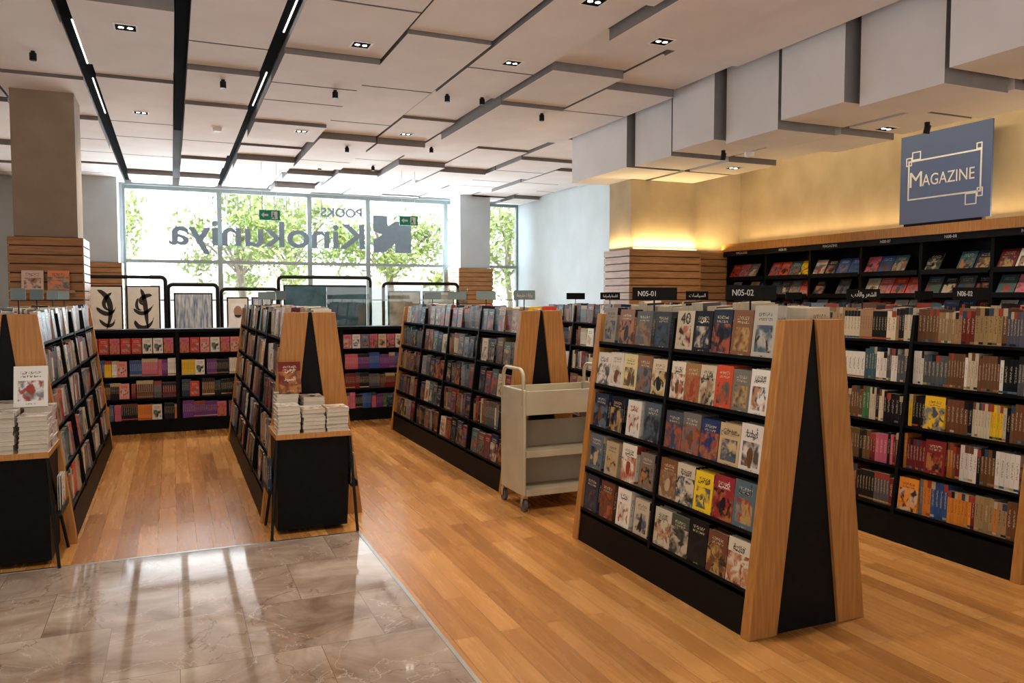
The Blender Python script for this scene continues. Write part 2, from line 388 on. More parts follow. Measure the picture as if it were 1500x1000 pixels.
for x,y0,y1 in [(-.77,2,18.2),(.135,2,12.6),(.98,2,18.2)]:
    o=bx("light_track",-.052,.052,-(y1-y0)/2,(y1-y0)/2,0,.10,MATTB,None,(x,(y0+y1)/2,H-.10))
    top(o,"long black recessed lighting track in the ceiling slot","light track","black ceiling tracks")
for x,y0,y1 in [(-.75,8,9.4),(-.75,10,11.8),(1.0,5,7.6),(1.0,9,10.6)]:
    o=bx("led_strip",-.006,.006,-(y1-y0)/2,(y1-y0)/2,0,.008,LEDL,None,(x,(y0+y1)/2,H-.108))
    top(o,"slim white linear light on the ceiling track","light strip")
def light(kind,loc,energy,color,size=.2,rot=(0,0,0),sy=None,spot=None,blend=.6):
    l=bpy.data.lights.new("lamp",kind);l.energy=energy;l.color=color
    if kind=='AREA':
        l.size=size
        if sy: l.shape='RECTANGLE';l.size_y=sy
        else: l.shape='DISK'
    else: l.shadow_soft_size=size
    if kind=='SPOT': l.spot_size=spot;l.spot_blend=blend
    o=bpy.data.objects.new("lamp",l);o.location=loc;o.rotation_euler=rot;COL.objects.link(o);return o
WARM=(1,.85,.68)
for x,y,z in [(-.31,7.59,0),(1.7,7.53,0),(3.24,7.49,0),(4.1,6.08,0),(3.19,5.7,0),(-.31,11.36,0),(1.7,11.26,0),(-2.2,7.6,0),(1.6,3.4,0),(-.31,3.4,0),(4.1,3.0,0),(6.8,6.0,3.3),(6.8,3.9,3.3),(6.8,8.4,3.3),(3.2,11.3,0)]:
    if z:
        zz=[o.location.z for o in bpy.data.objects if o.name.startswith("bulkhead_block") and abs(o.location.x-6.82)<.1 and abs(o.location.y-y)<.45]
        zz=zz[0] if zz else 3.33
    else: zz=ceil_z(x,y)
    e=empty("downlight",(x,y,zz),"recessed square twin-lamp ceiling downlight","downlight","recessed downlights")
    m=MB();s=.095
    m.box(-s,s,-s,-s+.015,-.006,0);m.box(-s,s,s-.015,s,-.006,0);m.box(-s,-s+.015,-s+.015,s-.015,-.006,0);m.box(s-.015,s,-s+.015,s-.015,-.006,0)
    m.obj("trim_ring",WHITE,e);bx("recess",-s+.015,s-.015,-s+.015,s-.015,-.004,0,MATTB,e)
    for dx in(-.035,.035):
        m=MB();m.cyl((dx,0,-.006),(dx,0,-.004),.022,n=14);m.obj("bulb",LEDW,e)
    light('SPOT',(x,y,zz-.03),(170 if z==0 else 115),WARM,.06,spot=2.2,blend=.9)
for x,y in [(-1.2,9.1),(.56,9.13),(1.75,9.08),(3.07,9.04),(3.5,9.0),(4.3,9.0),(3.84,12.1),(3.4,14.2),(2.5,12.1),(2.5,14.5)]:
    zz=ceil_z(x,y)
    e=empty("spotlight",(x,y,zz),"small black cylindrical ceiling spotlight","spotlight","black ceiling spotlights")
    m=MB();m.cyl((0,0,-.02),(0,0,0),.02);m.obj("mount",BLKMET,e)
    m=MB();m.cyl((0,0,-.09),(0,-.0,-.02),.032,n=16);m.obj("lamp_body",BLKMET,e)
for y,x in [(7.6,6.0),(5.6,6.9),(4.0,6.0)]:
    e=empty("spotlight",(x,y,3.34),"small black cylindrical ceiling spotlight","spotlight","black ceiling spotlights")
    m=MB();m.cyl((0,0,-.03),(0,0,.0),.025);m.obj("mount",BLKMET,e)
    m=MB();m.cyl((0,.01,-.11),(0,-.01,-.03),.03,n=16);m.obj("lamp_body",BLKMET,e)
for x,y in [(.62,11.5),(6.3,7.5)]:
    zz=ceil_z(x,y) if x<5 else 3.32
    m=MB();m.cyl((0,0,-.05),(0,0,0),.05,.06,16);o=m.obj("smoke_detector",WHITE,None,(x,y,zz));top(o,"white round ceiling smoke detector","smoke detector")

# ---------------------------------------------------------------- books
meshcache={}
def book_mesh(w,t,h):
    k=(round(w,3),round(t,3),round(h,3))
    if k in meshcache: return meshcache[k]
    c=.0022
    m=MB();a=w/2
    m.box(-a,a,0,c,0,h,0);m.box(-a,a,t-c,t,0,h,0);m.box(a-c,a,c,t-c,0,h,0)
    me=bpy.data.meshes.new("book");me.from_pydata(m.v,[],m.f);me.materials.append(COVER)
    uvl=me.uv_layers.new(name="UVMap")
    for p in me.polygons:
        n=p.normal
        for li in p.loop_indices:
            co=me.vertices[me.loops[li].vertex_index].co
            if abs(n.y)>.5: uv=((co.x+a)/w*.998,co.z/h)
            elif n.x>.5: uv=(1.02+.2*co.y/t,co.z/h)
            else: uv=(.02,.99)
            uvl.data[li].uv=uv
    pm=MB();pm.box(-a+.003,a-c,c,t-c,.003,h-.003)
    pe=bpy.data.meshes.new("page_block");pe.from_pydata(pm.v,[],pm.f);pe.materials.append(PAGES)
    meshcache[k]=(me,pe);return me,pe
NIND=0
def jit(c,a=.03):
    k=1+(R()-.5)*.25
    return tuple(max(.004,min(1,x*k+(R()-.5)*a*min(1,x*6+.1))) for x in c)
def book(M,w,t,h,col,label,group,pages=True):
    global NIND
    me,pe=book_mesh(w,t,h)
    o=bpy.data.objects.new("book",me);o.matrix_world=M;o.color=(*col,1);COL.objects.link(o)
    top(o,label,"book",group)
    if pages:
        p=bpy.data.objects.new("page_block",pe);p.parent=o;COL.objects.link(p)
    NIND+=1;return o
SV=[];SF=[];SC=[];SU=[]
def sbook(M,w,t,h,col,pg=(.50,.44,.33)):
    a=w/2;n=len(SV)
    for p in [(-a,0,0),(a,0,0),(a,t,0),(-a,t,0),(-a,0,h),(a,0,h),(a,t,h),(-a,t,h)]:
        SV.append(tuple(M@Vector(p)))
    for f,kind in (((4,5,6,7),'p'),((0,1,5,4),'f'),((1,2,6,5),'s'),((2,3,7,6),'b'),((3,0,4,7),'p'),((0,3,2,1),'p')):
        SF.append(tuple(n+i for i in f))
        SC.append(pg if kind=='p' else col)
        if kind in 'fb': SU.extend([(0,0),(.998,0),(.998,1),(0,1)])
        elif kind=='s': SU.extend([(1.02,0),(1.22,0),(1.22,1),(1.02,1)])
        else: SU.extend([(.02,.99)]*4)
def Ry(a): return Matrix.Rotation(a,4,'Y')
def Rz(a): return Matrix.Rotation(a,4,'Z')
def Rx(a): return Matrix.Rotation(a,4,'X')
def T(x,y,z): return Matrix.Translation((x,y,z))
LV=[.205,.475,.75,1.025,1.30]
def xs(z): return .365-.185*z/1.5
TH=.115
def Mface(cx,s,y,z,depth,t):
    x=cx+s*(xs(z)-.012-depth)
    return T(x,y,z+t*math.sin(TH)+.001)@(Ry(TH) if s<0 else Ry(-TH))@Rz(-pi/2 if s<0 else pi/2)
def Mspine(cx,s,y,z,w):
    x=cx+s*(xs(z)-.03-w/2)
    th=.045
    M=T(x,y,z+w/2*math.sin(th)+.001)
    if s<0: return M@Ry(th)@Rz(pi)
    return M@Ry(-th)
CREAM=(.62,.53,.37);WH=(.72,.68,.60);NAVY=(.015,.025,.06);BLK=(.008,.008,.010);GRY=(.09,.09,.10);TEAL=(.05,.11,.13);BRN=(.15,.07,.03);TAN=(.35,.22,.11);MAR=(.17,.02,.02);YEL=(.75,.47,.02);REDC=(.52,.05,.03);ORG=(.68,.23,.035);BLU=(.03,.09,.28);GRN=(.05,.18,.07);PUR=(.15,.04,.20);PNK=(.56,.13,.18);BG=(.17,.20,.24)
PAL=[CREAM,WH,NAVY,BLK,GRY,TEAL,BRN,TAN,MAR,YEL,REDC,CREAM,BG,BRN,BLK,GRY]
PALD=[NAVY,BLK,GRY,BRN,MAR,TAN,TEAL,BLK,BG,CREAM,WH,BRN]
def fill(cx,s,y0,y1,lv,mode,pal,stack=2,tall=0):
    z=LV[lv];y=y0+.012
    while y<y1-.03:
        fo=(mode=='f') or (mode=='m' and R()<.3)
        if fo:
            w=random.choice([.13,.14,.15,.155]);h=random.choice([.205,.215,.225,.235]);t=.022
            if y+w>y1-.005: break
            c=jit(random.choice(pal))
            for k in range(stack):
                sbook(Mface(cx,s,y+w/2,z,k*(t+.001),t),w,t,h,c)
            y+=w+.004+R()*.010
        else:
            n=random.choice([1,1,2,3,5]);c0=random.choice(pal);t=.016+R()*.02;h=.19+R()*.045+tall;w=.13
            c1=jit(c0)
            for _ in range(n):
                if y+t>y1-.005: y=y1;break
                sbook(Mspine(cx,s,y+(t if s<0 else 0),z,w),w,t,h,jit(c1,.01) if n<4 else c1)
                y+=t+.0012
def nbays(L): return max(1,round((L-.12)/.85))
def gondola(cx,y0,L,label,signs,sw=.165,grey=False):
    e=empty("bookshelf",(cx,y0,0),label,"bookshelf","double-sided bookshelves")
    for y in (0,L-.06):
        for s in(-1,1):
            pts=[(s*.365,0),(s*.195,0),(s*.012,1.5),(s*.18,1.5)]
            if s>0: pts=pts[::-1]
            m=MB();m.prism_y(pts,y,y+.06);m.obj("end_board",OAK,e,bevel=.003)
        m=MB();m.prism_y([(-.194,0),(.194,0),(.011,1.5),(-.011,1.5)],y+.018,y+.042);m.obj("end_panel",BLACK,e)
    m=MB();m.prism_y([(-.352,0),(.352,0),(.335,.18),(-.335,.18)],.061,L-.061);m.obj("plinth",BLACK,e)
    bx("back_panel",-.01,.01,.061,L-.061,.18,1.49,BLACK,e)
    for s in(-1,1):
        for z in LV:
            m=MB();a=.011;b=xs(z)-.004
            x0,x1=(a,b) if s>0 else (-b,-a)
            m.box(x0,x1,.061,L-.061,z-.02,z)
            x0,x1=(b-.004,b) if s>0 else (-b,-b+.004)
            m.box(x0,x1,.061,L-.061,z-.022,z+.018)
            m.obj("shelf",BLACK,e)
    nb=nbays(L);bl=(L-.12)/nb
    for k in range(1,nb):
        for s in(-1,1):
            p=[(s*.011,.18),(s*(xs(.18)+.002),.18),(s*(xs(1.49)+.002),1.49),(s*.011,1.49)]
            if s<0:p=p[::-1]
            m=MB();m.prism_y(p,.06+k*bl-.012,.06+k*bl+.012);m.obj("divider",BLACK,e)
    for i,(yy,txt) in enumerate(signs):
        g=empty("shelf_sign",(cx,yy,1.492),"small %s category sign card on a thin post above bookshelf"%("grey" if grey else "black"),"sign","shelf category signs")
        m=MB();m.box(-.004,.004,.004,.010,0,.11);m.obj("post",BLKMET,g)
        bx("sign_plate",-sw,sw,-.004,.004,.098,.178,SIGNG if grey else BLACK,g)
        if txt: text(txt,.046,SIGNT,g,(-.06 if (txt[0]=='N' and not grey) else 0,-.0055,.137),width=(None if txt[0]=='N' else min(.3,sw*1.5)))
    return [(y0+.06+k*bl+.012*(k>0),y0+.06+(k+1)*bl-.012*(k<nb-1)) for k in range(nb)]
XA,XC,XD,XE=2.80,4.685,.915,-.965
bA=gondola(XA,2.85,1.76,"oak-ended A-frame bookshelf with face-out paperbacks",[(3.3,"N05-02"),(4.2,"N05-01")])
bB=gondola(XA,5.85,3.55,"long oak-ended A-frame bookshelf behind the book cart",[(6.2,"روايات مترجمة"),(7.1,""),(7.95,""),(8.8,"")],.10,True)
bC=gondola(XC,2.83,1.76,"oak-ended A-frame bookshelf with tightly packed spines",[(3.45,"N06-02"),(4.3,"الشعر والأدب")])
bC2=gondola(XC,5.85,3.55,"long A-frame bookshelf with black shelves and oak ends",[(6.3,"السياسات"),(7.1,""),(7.95,"الفلسفة والسياسة"),(8.8,"")],.13)
bD=gondola(XD,5.78,3.6,"long oak-ended A-frame bookshelf behind a display table",[(7.4,""),(8.2,""),(9.0,"")],.045,True)
bE=gondola(XE,5.78,3.6,"oak-ended A-frame bookshelf near the plaster column",[(6.3,""),(7.1,""),(8.0,""),(8.8,"")],.045,True)
bG=gondola(6.55,2.9,6.5,"long A-frame bookshelf next to the magazine aisle",[(3.8,""),(5.3,""),(7,"")],.12)

rowsA={
4:([(.26,.20,.15),(.26,.13,.07),GRY,(.04,.045,.055)],[(.60,.51,.38),BLK,(.02,.03,.05),(.22,.10,.05),(.48,.45,.39)]),
3:([WH,(.66,.62,.52),(.64,.53,.26),(.28,.14,.06),CREAM],[(.66,.60,.46),(.34,.18,.065),CREAM,(.58,.08,.025),(.20,.17,.15),WH]),
2:([(.02,.03,.07),BLK,WH,(.08,.11,.14)],[(.07,.085,.10),(.15,.13,.12),(.02,.04,.12),(.52,.39,.20),(.68,.64,.56)]),
1:([(.12,.15,.19),(.44,.35,.22),(.68,.64,.52),(.20,.15,.12)],[(.22,.11,.05),(.62,.55,.41),(.80,.54,.02),(.32,.03,.035),(.10,.14,.19)]),
0:([(.03,.035,.055),(.12,.04,.025),WH,(.58,.50,.36)],[(.64,.59,.46),(.05,.07,.05),BLK,(.16,.055,.035),(.66,.61,.48)])}
titles={(4,1,0):("40",INK,.07),(3,1,0):("خير",INK,.04),(3,1,2):("هن",INK,.05),(3,1,5):("القبور",INK,.03),(2,1,3):("متاهة الأرواح",INK,.022),(2,1,4):("أولنا",INK,.04),(1,1,1):("القصة",INK,.03),(1,1,2):("فوضى",INK,.03),(1,1,3):("أكتب",WHITE,.03),(1,1,4):("أنت",INK,.045),(1,0,2):("غربتي",INK,.03),(0,1,4):("فاتنة",INK,.035),(0,1,0):("الروح",INK,.03),(4,1,1):("فن",WHITE,.03),(3,0,0):("حديث",INK,.03),(2,0,2):("وطن",RED,.03),(0,0,2):("حب",INK,.035)}
for lv,(far,near) in rowsA.items():
    z=LV[lv]
    for bi,(cols,(ya,yb)) in enumerate(((far,bA[1]),(near,bA[0]))):
        n=len(cols);sl=(yb-ya-.012)/n
        for i,c in enumerate(cols):
            w=min(sl-.003,random.choice([.15,.16,.17]));h=random.choice([.22,.23,.24]);t=random.choice([.018,.024,.028])
            lab="face-out paperback with illustrated cover"
            if lv==4 and bi==1 and i==n-1: w,h=.158,.265;lab="tall pale comic volume facing the aisle"
            y=yb-.006-sl*(i+.5)
            cc=jit(c,.02)
            o=book(Mface(XA,-1,y,z,0,t),w,t,h,cc,lab,"face-out books on the A-frame shelf")
            if (lv,bi,i) in titles:
                tt,mm,sz=titles[(lv,bi,i)]
                text(tt,sz*1.3,mm,o,(0,-.0009,h*.8),(pi/2,0,0),name="title",ext=.0002)
            book(Mface(XA,-1,y+.002,z,t+.0012,t),w,t,h,cc,"paperback copy standing behind its face-out twin","face-out books on the A-frame shelf",False)
            for k in range(2,4):
                if lv<4 or k<3: sbook(Mface(XA,-1,y+.001*k,z,k*(t+.0012),t),w,t,h,cc)
def table(cx,yf,yb,label):
    e=empty("display_table",(cx,(yf+yb)/2,0),label,"table","end-of-row display tables")
    d=(yb-yf)/2
    bx("table_top",-.25,.25,-d,d,.665,.70,OAK,e,bevel=.003)
    m=MB();m.prism_x([(-d+.10,.03),(d-.012,.03),(d-.012,.664),(-d+.03,.664)],-.235,.235);m.obj("cabinet",BLACK,e)
    for s in(-1,1):
        m=MB();m.tube([(s*.24,-d+.015,.664),(s*.285,-d+.0,0)],.010,6);m.obj("leg",BLKMET,e)
        m=MB();m.tube([(s*.24,-d+.015,.655),(s*.285,d-.06,0)],.010,6);m.obj("leg",BLKMET,e)
        m=MB();m.box(s*.275-.02,s*.275+.02,-d+.05,d-.1,.30,.308);m.box(s*.297-.003,s*.297+.003,-d+.05,d-.1,.30,.34);m.obj("book_holder",BLKMET,e)
    return e
def stack(cx,cy,z0,n,w,h,t,cols,rz,label,group):
    z=z0
    for i in range(n):
        c=jit(cols[i%len(cols)],.02);a=rz+(R()-.5)*.06
        M=T(cx+(R()-.5)*.008,cy+(R()-.5)*.008,z+t)@Rz(a)@Rx(-pi/2)@T(0,0,-h/2)
        book(M,w,t,h,c,label,group);z+=t+.0006
    return z
tD=table(.86,5.33,5.775,"oak-topped display table with black base holding book stacks")
tE=table(-.93,5.27,5.775,"oak-topped display table with black base and shrink-wrapped stacks")
SW=[(.66,.63,.57),(.58,.53,.47),(.70,.67,.61)]
for cx,cy,n,c in [(.70,5.44,7,SW),(.86,5.44,6,SW),(1.02,5.44,6,SW),(.72,5.66,9,[(.6,.55,.5)]),(.9,5.66,8,SW)]:
    zt=stack(cx,cy,.7005,n,.145,.2,.026,c,pi*0,"shrink-wrapped white paperback lying in a stack on the display table","stacked books on display tables")
for cx,cy,n,c in [(-.76,5.38,8,SW),(-.93,5.38,9,SW),(-.76,5.61,9,SW),(-.93,5.62,10,SW)]:
    stack(cx,cy,.7005,n,.15,.2,.026,c,0,"shrink-wrapped white paperback lying in a stack on the display table","stacked books on display tables")
b1=book(T(.745,5.60,.7005+9*.0266+.003)@Rx(-.2),.15,.02,.22,(.16,.015,.015),"dark red paperback propped upright on a stack","stacked books on display tables")
text("أرض",.035,WHITE,b1,(0,-.001,.16),name="title",ext=.0002);text("السيد",.035,WHITE,b1,(0,-.001,.10),name="title",ext=.0002)
b2=book(T(-.80,5.52,.7005+9*.0266+.003)@Rx(-.22),.18,.02,.25,(.76,.74,.70),"white book with sketched face propped upright on a stack","stacked books on display tables")
for cx,s,col in [(.86,-1,NAVY),(.86,1,CREAM),(-.93,1,WH)]:
    for k in range(2):
        M=T(cx+s*(.292-.013*k),5.52,.309)@Rz(-pi/2 if s<0 else pi/2)
        book(M,.15,.012,.21,jit(col),"thin paperback in the side rack of a display table","books in table side racks",False)
for x,c in((-1.46,(.75,.55,.45)),(-1.20,(.8,.28,.12))):
    book(T(x,10.47,1.6845)@Rx(-.12),.22,.02,.24,c,"bright picture book displayed on the column ledge","picture books on column ledge",False)
def spines_ind(cx,s,ya,yb,lv,pal):
    z=LV[lv];y=yb-.01
    while y>ya+.04:
        n=random.choice([1,1,2,3,4,6]);c0=jit(random.choice(pal));t=random.choice([.018,.022,.028]);h=random.choice([.205,.215,.225,.235]);w=.13
        if lv<4 and R()<.14 and y-.16>ya:
            t=.024
            cf=jit(random.choice(pal))
            if NIND<298: book(Mface(cx,s,y-.075,z,0,t),.145,t,.225,cf,"face-out paperback among packed spines","spine-out books on the A-frame shelf",False)
            for k in range(1,4): sbook(Mface(cx,s,y-.075,z,k*(t+.001),t),.145,t,.225,c0)
            y-=.155;continue
        for _ in range(n):
            if y-t<ya+.005: y=ya;break
            M=Mspine(cx,s,y,z,w)
            if NIND<298: book(M,w,t,h,jit(c0,.008),"paperback standing with printed spine outward","spine-out books on the A-frame shelf",False)
            else: sbook(M,w,t,h,jit(c0,.006))
            y-=t+.001
palC={4:[TAN,BRN,MAR,GRY,(.36,.23,.12),BRN,MAR,BLK],3:[CREAM,WH,(.55,.46,.22),GRY,BLK,BRN,BRN,BLK,MAR,YEL],2:[YEL,CREAM,YEL,(.72,.56,.10),BLK,BRN,BLK,BRN],1:[WH,BLK,BRN,MAR,(.45,.15,.03),BRN,BRN,BLK],0:[BLU,MAR,BRN,ORG,TAN,BG,ORG,GRY]}
for lv in (4,3,2,1,0): spines_ind(XC,-1,bC[0][0],bC[0][1],lv,palC[lv])
palC2={4:[BLK,GRY,TAN,CREAM],3:[GRY,WH,BLK,TEAL],2:[GRN,CREAM,YEL,BRN,BLK],1:[PNK,BRN,MAR,BLK],0:[GRY,WH,BRN,MAR,BLK]}
for lv in range(5): fill(XC,-1,bC[1][0],bC[1][1],lv,'s',palC2[lv],3)
for k,(a,b) in enumerate(bB):
    for lv in range(5): fill(XA,-1,a,b,lv,'f' if R()<.6 else 'm',[BLK,NAVY,BRN,MAR,GRY,TAN,BG,CREAM,TEAL,MAR,GRY,BRN,BLK],2)
for (a,b) in bC2:
    for lv in range(5): fill(XC,-1,a,b,lv,'m',PALD,1)
for (a,b) in bD:
    for lv in range(5): fill(XD,-1,a,b,lv,'m',PALD,2)
for (a,b) in bE:
    for lv in range(5): fill(XE,1,a,b,lv,'m',[WH,CREAM,BG,GRY,NAVY,TAN,REDC,GRY,TEAL,BRN,BLK],2)
for a,b in bA: fill(XA,1,a,b,4,'s',[WH,CREAM,GRY,BLK,TAN],2,.05)
for cx,bs in ((XA,bB),(XC,bC),(XC,bC2),(XD,bD),(6.55,bG)):
    for a,b in bs: fill(cx,1,a,b,4,'s',PAL)
for a,b in bE: fill(XE,-1,a,b,4,'s',PAL)
for lv in (3,4): 
    for a,b in bG: fill(6.55,-1,a,b,lv,'s',PAL,2,.02)

YB=10.2
LB=[.16,.42,.68,.95]
palB=[[PUR,BLU,GRN,ORG,PNK,TEAL,BLK],[MAR,NAVY,BRN,BLK,GRY],[WH,PNK,BLU,ORG,YEL,PUR,BLK],[PNK,WH,REDC,CREAM,BG]]
for i in range(5):
    x0=-.93+i*.98
    e=empty("low_bookcase",(x0,YB,0),"low black bookcase full of colourful paperbacks","bookcase","low black bookcases")
    bx("plinth",0,.98,.02,.32,0,.14,BLACK,e);bx("back_panel",.02,.96,.30,.32,.14,1.2,BLACK,e)
    for a in(0,.96): bx("side_panel",a,a+.02,0,.32,.14,1.2,BLACK,e)
    for z in LB: bx("shelf",.02,.96,.01,.30,z-.02,z,BLACK,e)
    bx("top_board",0,.98,-.01,.33,1.2,1.235,BLACK,e)
    for li,z in enumerate(LB):
        x=x0+.025
        while x<x0+.93:
            n=random.choice([3,4,6,8]);c0=jit(random.choice(palB[li]));h=.17+R()*.04;w=.12
            if li==3 or R()<.12:
                if x+.11>x0+.955: break
                c0=random.choice([PNK,REDC,WH,(.7,.25,.2)]) if i<2 else c0
                for k in range(2): sbook(T(x+.055,YB+.02+k*.02,z+.001),.105,.018,.18,c0)
                x+=.115;continue
            t=.014+R()*.01
            for _ in range(n):
                if x+t>x0+.955: x=x0+1;break
                sbook(T(x+t,YB+.03+w/2,z+.001)@Rz(-pi/2),w,t,h,c0);x+=t+.001
me=bpy.data.meshes.new("books");me.from_pydata(SV,[],SF);me.materials.append(COVERS)
ca=me.color_attributes.new(name="Col",type='FLOAT_COLOR',domain='CORNER')
arr=[]
for c in SC: arr+=[c[0],c[1],c[2],1]*4
ca.data.foreach_set("color",arr)
uvl=me.uv_layers.new(name="UVMap");flat=[]
for u in SU: flat+=[u[0],u[1]]
uvl.data.foreach_set("uv",flat)
o=bpy.data.objects.new("books",me);COL.objects.link(o);top(o,"rows of assorted paperbacks packed on the black shelves","books");o["kind"]="stuff"

o=bx("glass_balustrade",-1.0,1.0,-.006,.006,0,1.75,GLASSB,None,(2.9,10.62,0));top(o,"clear glass screen standing behind the low bookcases","glass screen")

e=empty("wall_ledge",(-1.33,10.555,1.68),"small wooden ledge on slatted column holding two books","ledge")
bx("ledge_board",-.30,.30,-.12,0,-.02,0,OAKD,e);bx("ledge_lip",-.30,.30,-.13,-.12,-.02,.02,OAKD,e)

# ---------------------------------------------------------------- cart
def cart():
    e=empty("book_cart",(2.75,5.50,0),"cream enamel metal book cart with loop handles and three shelves","cart")
    x0,x1,y0,y1=-.36,.36,-.22,.22
    for s,x in((-1,x0),(1,x1)):
        m=MB();m.box(x-.012,x+.012,y0,y1,.12,.92);m.obj("end_panel",CARTM,e,bevel=.008)
        pts=[(x,y0+.03,.80)]
        pts+=[(x,y0+.03,1.0)]
        for k in range(1,6):
            a=pi-(pi/2)*k/6; pts.append((x,y0+.03+.07+.07*math.cos(a),1.0+.07*math.sin(a)))
        pts.append((x,y0+.10,1.07));pts.append((x,y1-.10,1.07))
        for k in range(1,6):
            a=pi/2-(pi/2)*k/6; pts.append((x,y1-.10+.07*math.cos(a),1.0+.07*math.sin(a)))
        pts+=[(x,y1-.03,1.0),(x,y1-.03,.80)]
        m=MB();m.tube(pts,.014,10);m.obj("handle",CARTM,e,smooth=True)
    for z,lip in((.76,.15),(.44,.02),(.15,.02)):
        m=MB();m.box(x0+.013,x1-.013,y0+.01,y1-.01,z,z+.012);m.box(x0+.013,x1-.013,y0,y0+.01,z-.03,z+lip);m.box(x0+.013,x1-.013,y1-.01,y1,z-.03,z+lip)
        m.obj("shelf",CARTM,e,bevel=.003)
        if z<.7: 
            m=MB();m.quadbox([(x0+.013,.02,z+.012),(x1-.013,.02,z+.012),(x1-.013,.03,z+.012),(x0+.013,.03,z+.012),(x0+.013,.09,z+.20),(x1-.013,.09,z+.20),(x1-.013,.10,z+.20),(x0+.013,.10,z+.20)])
            m.obj("back_panel",CARTM,e)
    for sx in(x0+.01,x1-.01):
        for sy in(y0+.03,y1-.03):
            c=bx("caster",sx-.018,sx+.018,sy-.022,sy+.022,.105,.12,STEEL,e)
            m=MB();m.box(sx-.02,sx+.02,sy-.014,sy+.03,.100,.105)
            m.prism_x([(sy-.014,.10),(sy+.004,.04),(sy+.022,.04),(sy+.03,.10)],sx-.02,sx-.017);m.prism_x([(sy-.014,.10),(sy+.004,.04),(sy+.022,.04),(sy+.03,.10)],sx+.017,sx+.02)
            m.obj("caster_fork",STEEL,c)
            m=MB();m.cyl((sx-.013,sy+.012,.048),(sx+.013,sy+.012,.048),.048,n=20);m.obj("wheel",RUBBER,c)
    return e
cart()

# ---------------------------------------------------------------- magazine wall
YM0,YM1=2.2,10.06
nb=9;bl=(YM1-YM0)/nb
txts={4:"N08-08",5:"N08-07",6:"MAGAZINE",7:"N08-05",8:"MAGAZINE",3:"N08-09"}
magpal=[REDC,WH,BG,YEL,TEAL,CREAM,BLU,GRY,MAR,PNK,BRN,BLK,GRY,NAVY]
for i in range(nb):
    ya=YM0+i*bl
    e=empty("magazine_rack",(8.0,ya,0),"black sloped magazine rack with oak top trim on plaster wall","magazine rack","magazine racks")
    for y in(0.001,bl-.021):
        m=MB();p=[(.0,.0),(.395,.0),(.395,2.26),(.05,2.26)]
        m.prism_y(p,y,y+.02);m.obj("side_panel",BLACK,e)
    bx("back_panel",.37,.395,.022,bl-.022,0,2.26,BLACK,e)
    for z in (.8,1.08,1.36,1.63,1.90):
        m=MB();m.prism_y([(.02,z-.02),(.36,z-.02),(.36,z),(.02,z)],.022,bl-.022);m.box(.02,.028,.022,bl-.022,z,z+.035);m.obj("shelf",BLACK,e)
    bx("sign_rail",-.03,.395,0.001,bl-.001,2.251,2.325,BLACK,e)
    bx("top_trim",-.06,.395,0.001,bl-.001,2.326,2.44,OAK,e)
    if txts.get(i): text(txts[i],.05,SIGNT,e,(-.0325,bl/2,2.290),(pi/2,0,-pi/2))
    if i>=3:
        for z in (1.36,1.63,1.90):
            n=4
            for k in range(n):
                if R()<.08: continue
                y=ya+.03+(k+.5)*(bl-.06)/n
                c=jit(random.choice(magpal));th=.5
                M=T(8.05,y,z+.006)@Ry(th)@Rz(-pi/2)
                me_,_=book_mesh(.19,.006,.25)
                o=bpy.data.objects.new("magazine",me_);o.matrix_world=M;o.color=(*c,1);COL.objects.link(o)
                top(o,"glossy magazine leaning face-out on sloped rack","magazine","magazines on the wall rack")
o=bx("led_strip",-.01,.01,-3.9,3.9,0,.012,LEDY,None,(8.3,6.1,2.441));top(o,"warm light strip along the top of the rack","light strip")
light('AREA',(8.28,6.3,2.48),34,(1,.70,.33),.08,(pi,-.35,0),7.4)
light('AREA',(7.45,5.5,3.75),45,(1,.76,.46),.12,(0,-(pi/2-.25),0),8.5)
o=bx("led_strip",-.55,.55,-.008,.008,0,.012,LEDY,None,(6.69,9.775,2.321));top(o,"warm light strip on the column slat ledge","light strip")
light('AREA',(6.69,9.74,2.36),14,(1,.69,.30),1.1,(pi-.25,0,0),.05)
light('AREA',(7.85,10.05,2.36),8,(1,.69,.30),.9,(pi-.1,0,0),.05)
light('AREA',(6.05,10.1,2.36),4,(1,.69,.30),.05,(pi,.25,0),.6)
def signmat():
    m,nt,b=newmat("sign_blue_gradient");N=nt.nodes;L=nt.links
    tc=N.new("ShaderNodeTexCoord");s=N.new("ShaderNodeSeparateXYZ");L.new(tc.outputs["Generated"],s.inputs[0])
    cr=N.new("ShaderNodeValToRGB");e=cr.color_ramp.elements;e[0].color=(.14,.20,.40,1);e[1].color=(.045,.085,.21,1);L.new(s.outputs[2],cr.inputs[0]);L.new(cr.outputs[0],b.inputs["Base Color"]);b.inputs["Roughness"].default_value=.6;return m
e=empty("magazine_sign",(8.18,6.4,2.442),"blue sign board with white framed magazine lettering on the rack","sign")
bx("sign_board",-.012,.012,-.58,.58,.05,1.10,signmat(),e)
bx("sign_foot",-.03,.03,-.5,.5,0,.05,BLACK,e)
def ring(y0,y1,z0,z1,w):
    m=MB();x0,x1=-.016,-.0125
    m.box(x0,x1,y0,y1,z0,z0+w);m.box(x0,x1,y0,y1,z1-w,z1);m.box(x0,x1,y0,y0+w,z0+w,z1-w);m.box(x0,x1,y1-w,y1,z0+w,z1-w);return m
ring(-.47,.47,.33,.80,.018).obj("border",WHITE,e)
for q in[(.30,.42,.80,.90),(.42,.50,.74,.84),(-.42,-.28,.20,.33),(-.49,-.42,.28,.38),(-.47,-.40,.80,.87)]:
    ring(*q,.012).obj("border",WHITE,e)
text("M",.26,WHITE,e,(-.015,.36,.56),(pi/2,0,-pi/2),ext=.002)
text("AGAZINE",.19,WHITE,e,(-.015,-.06,.54),(pi/2,0,-pi/2),ext=.002,width=.66)

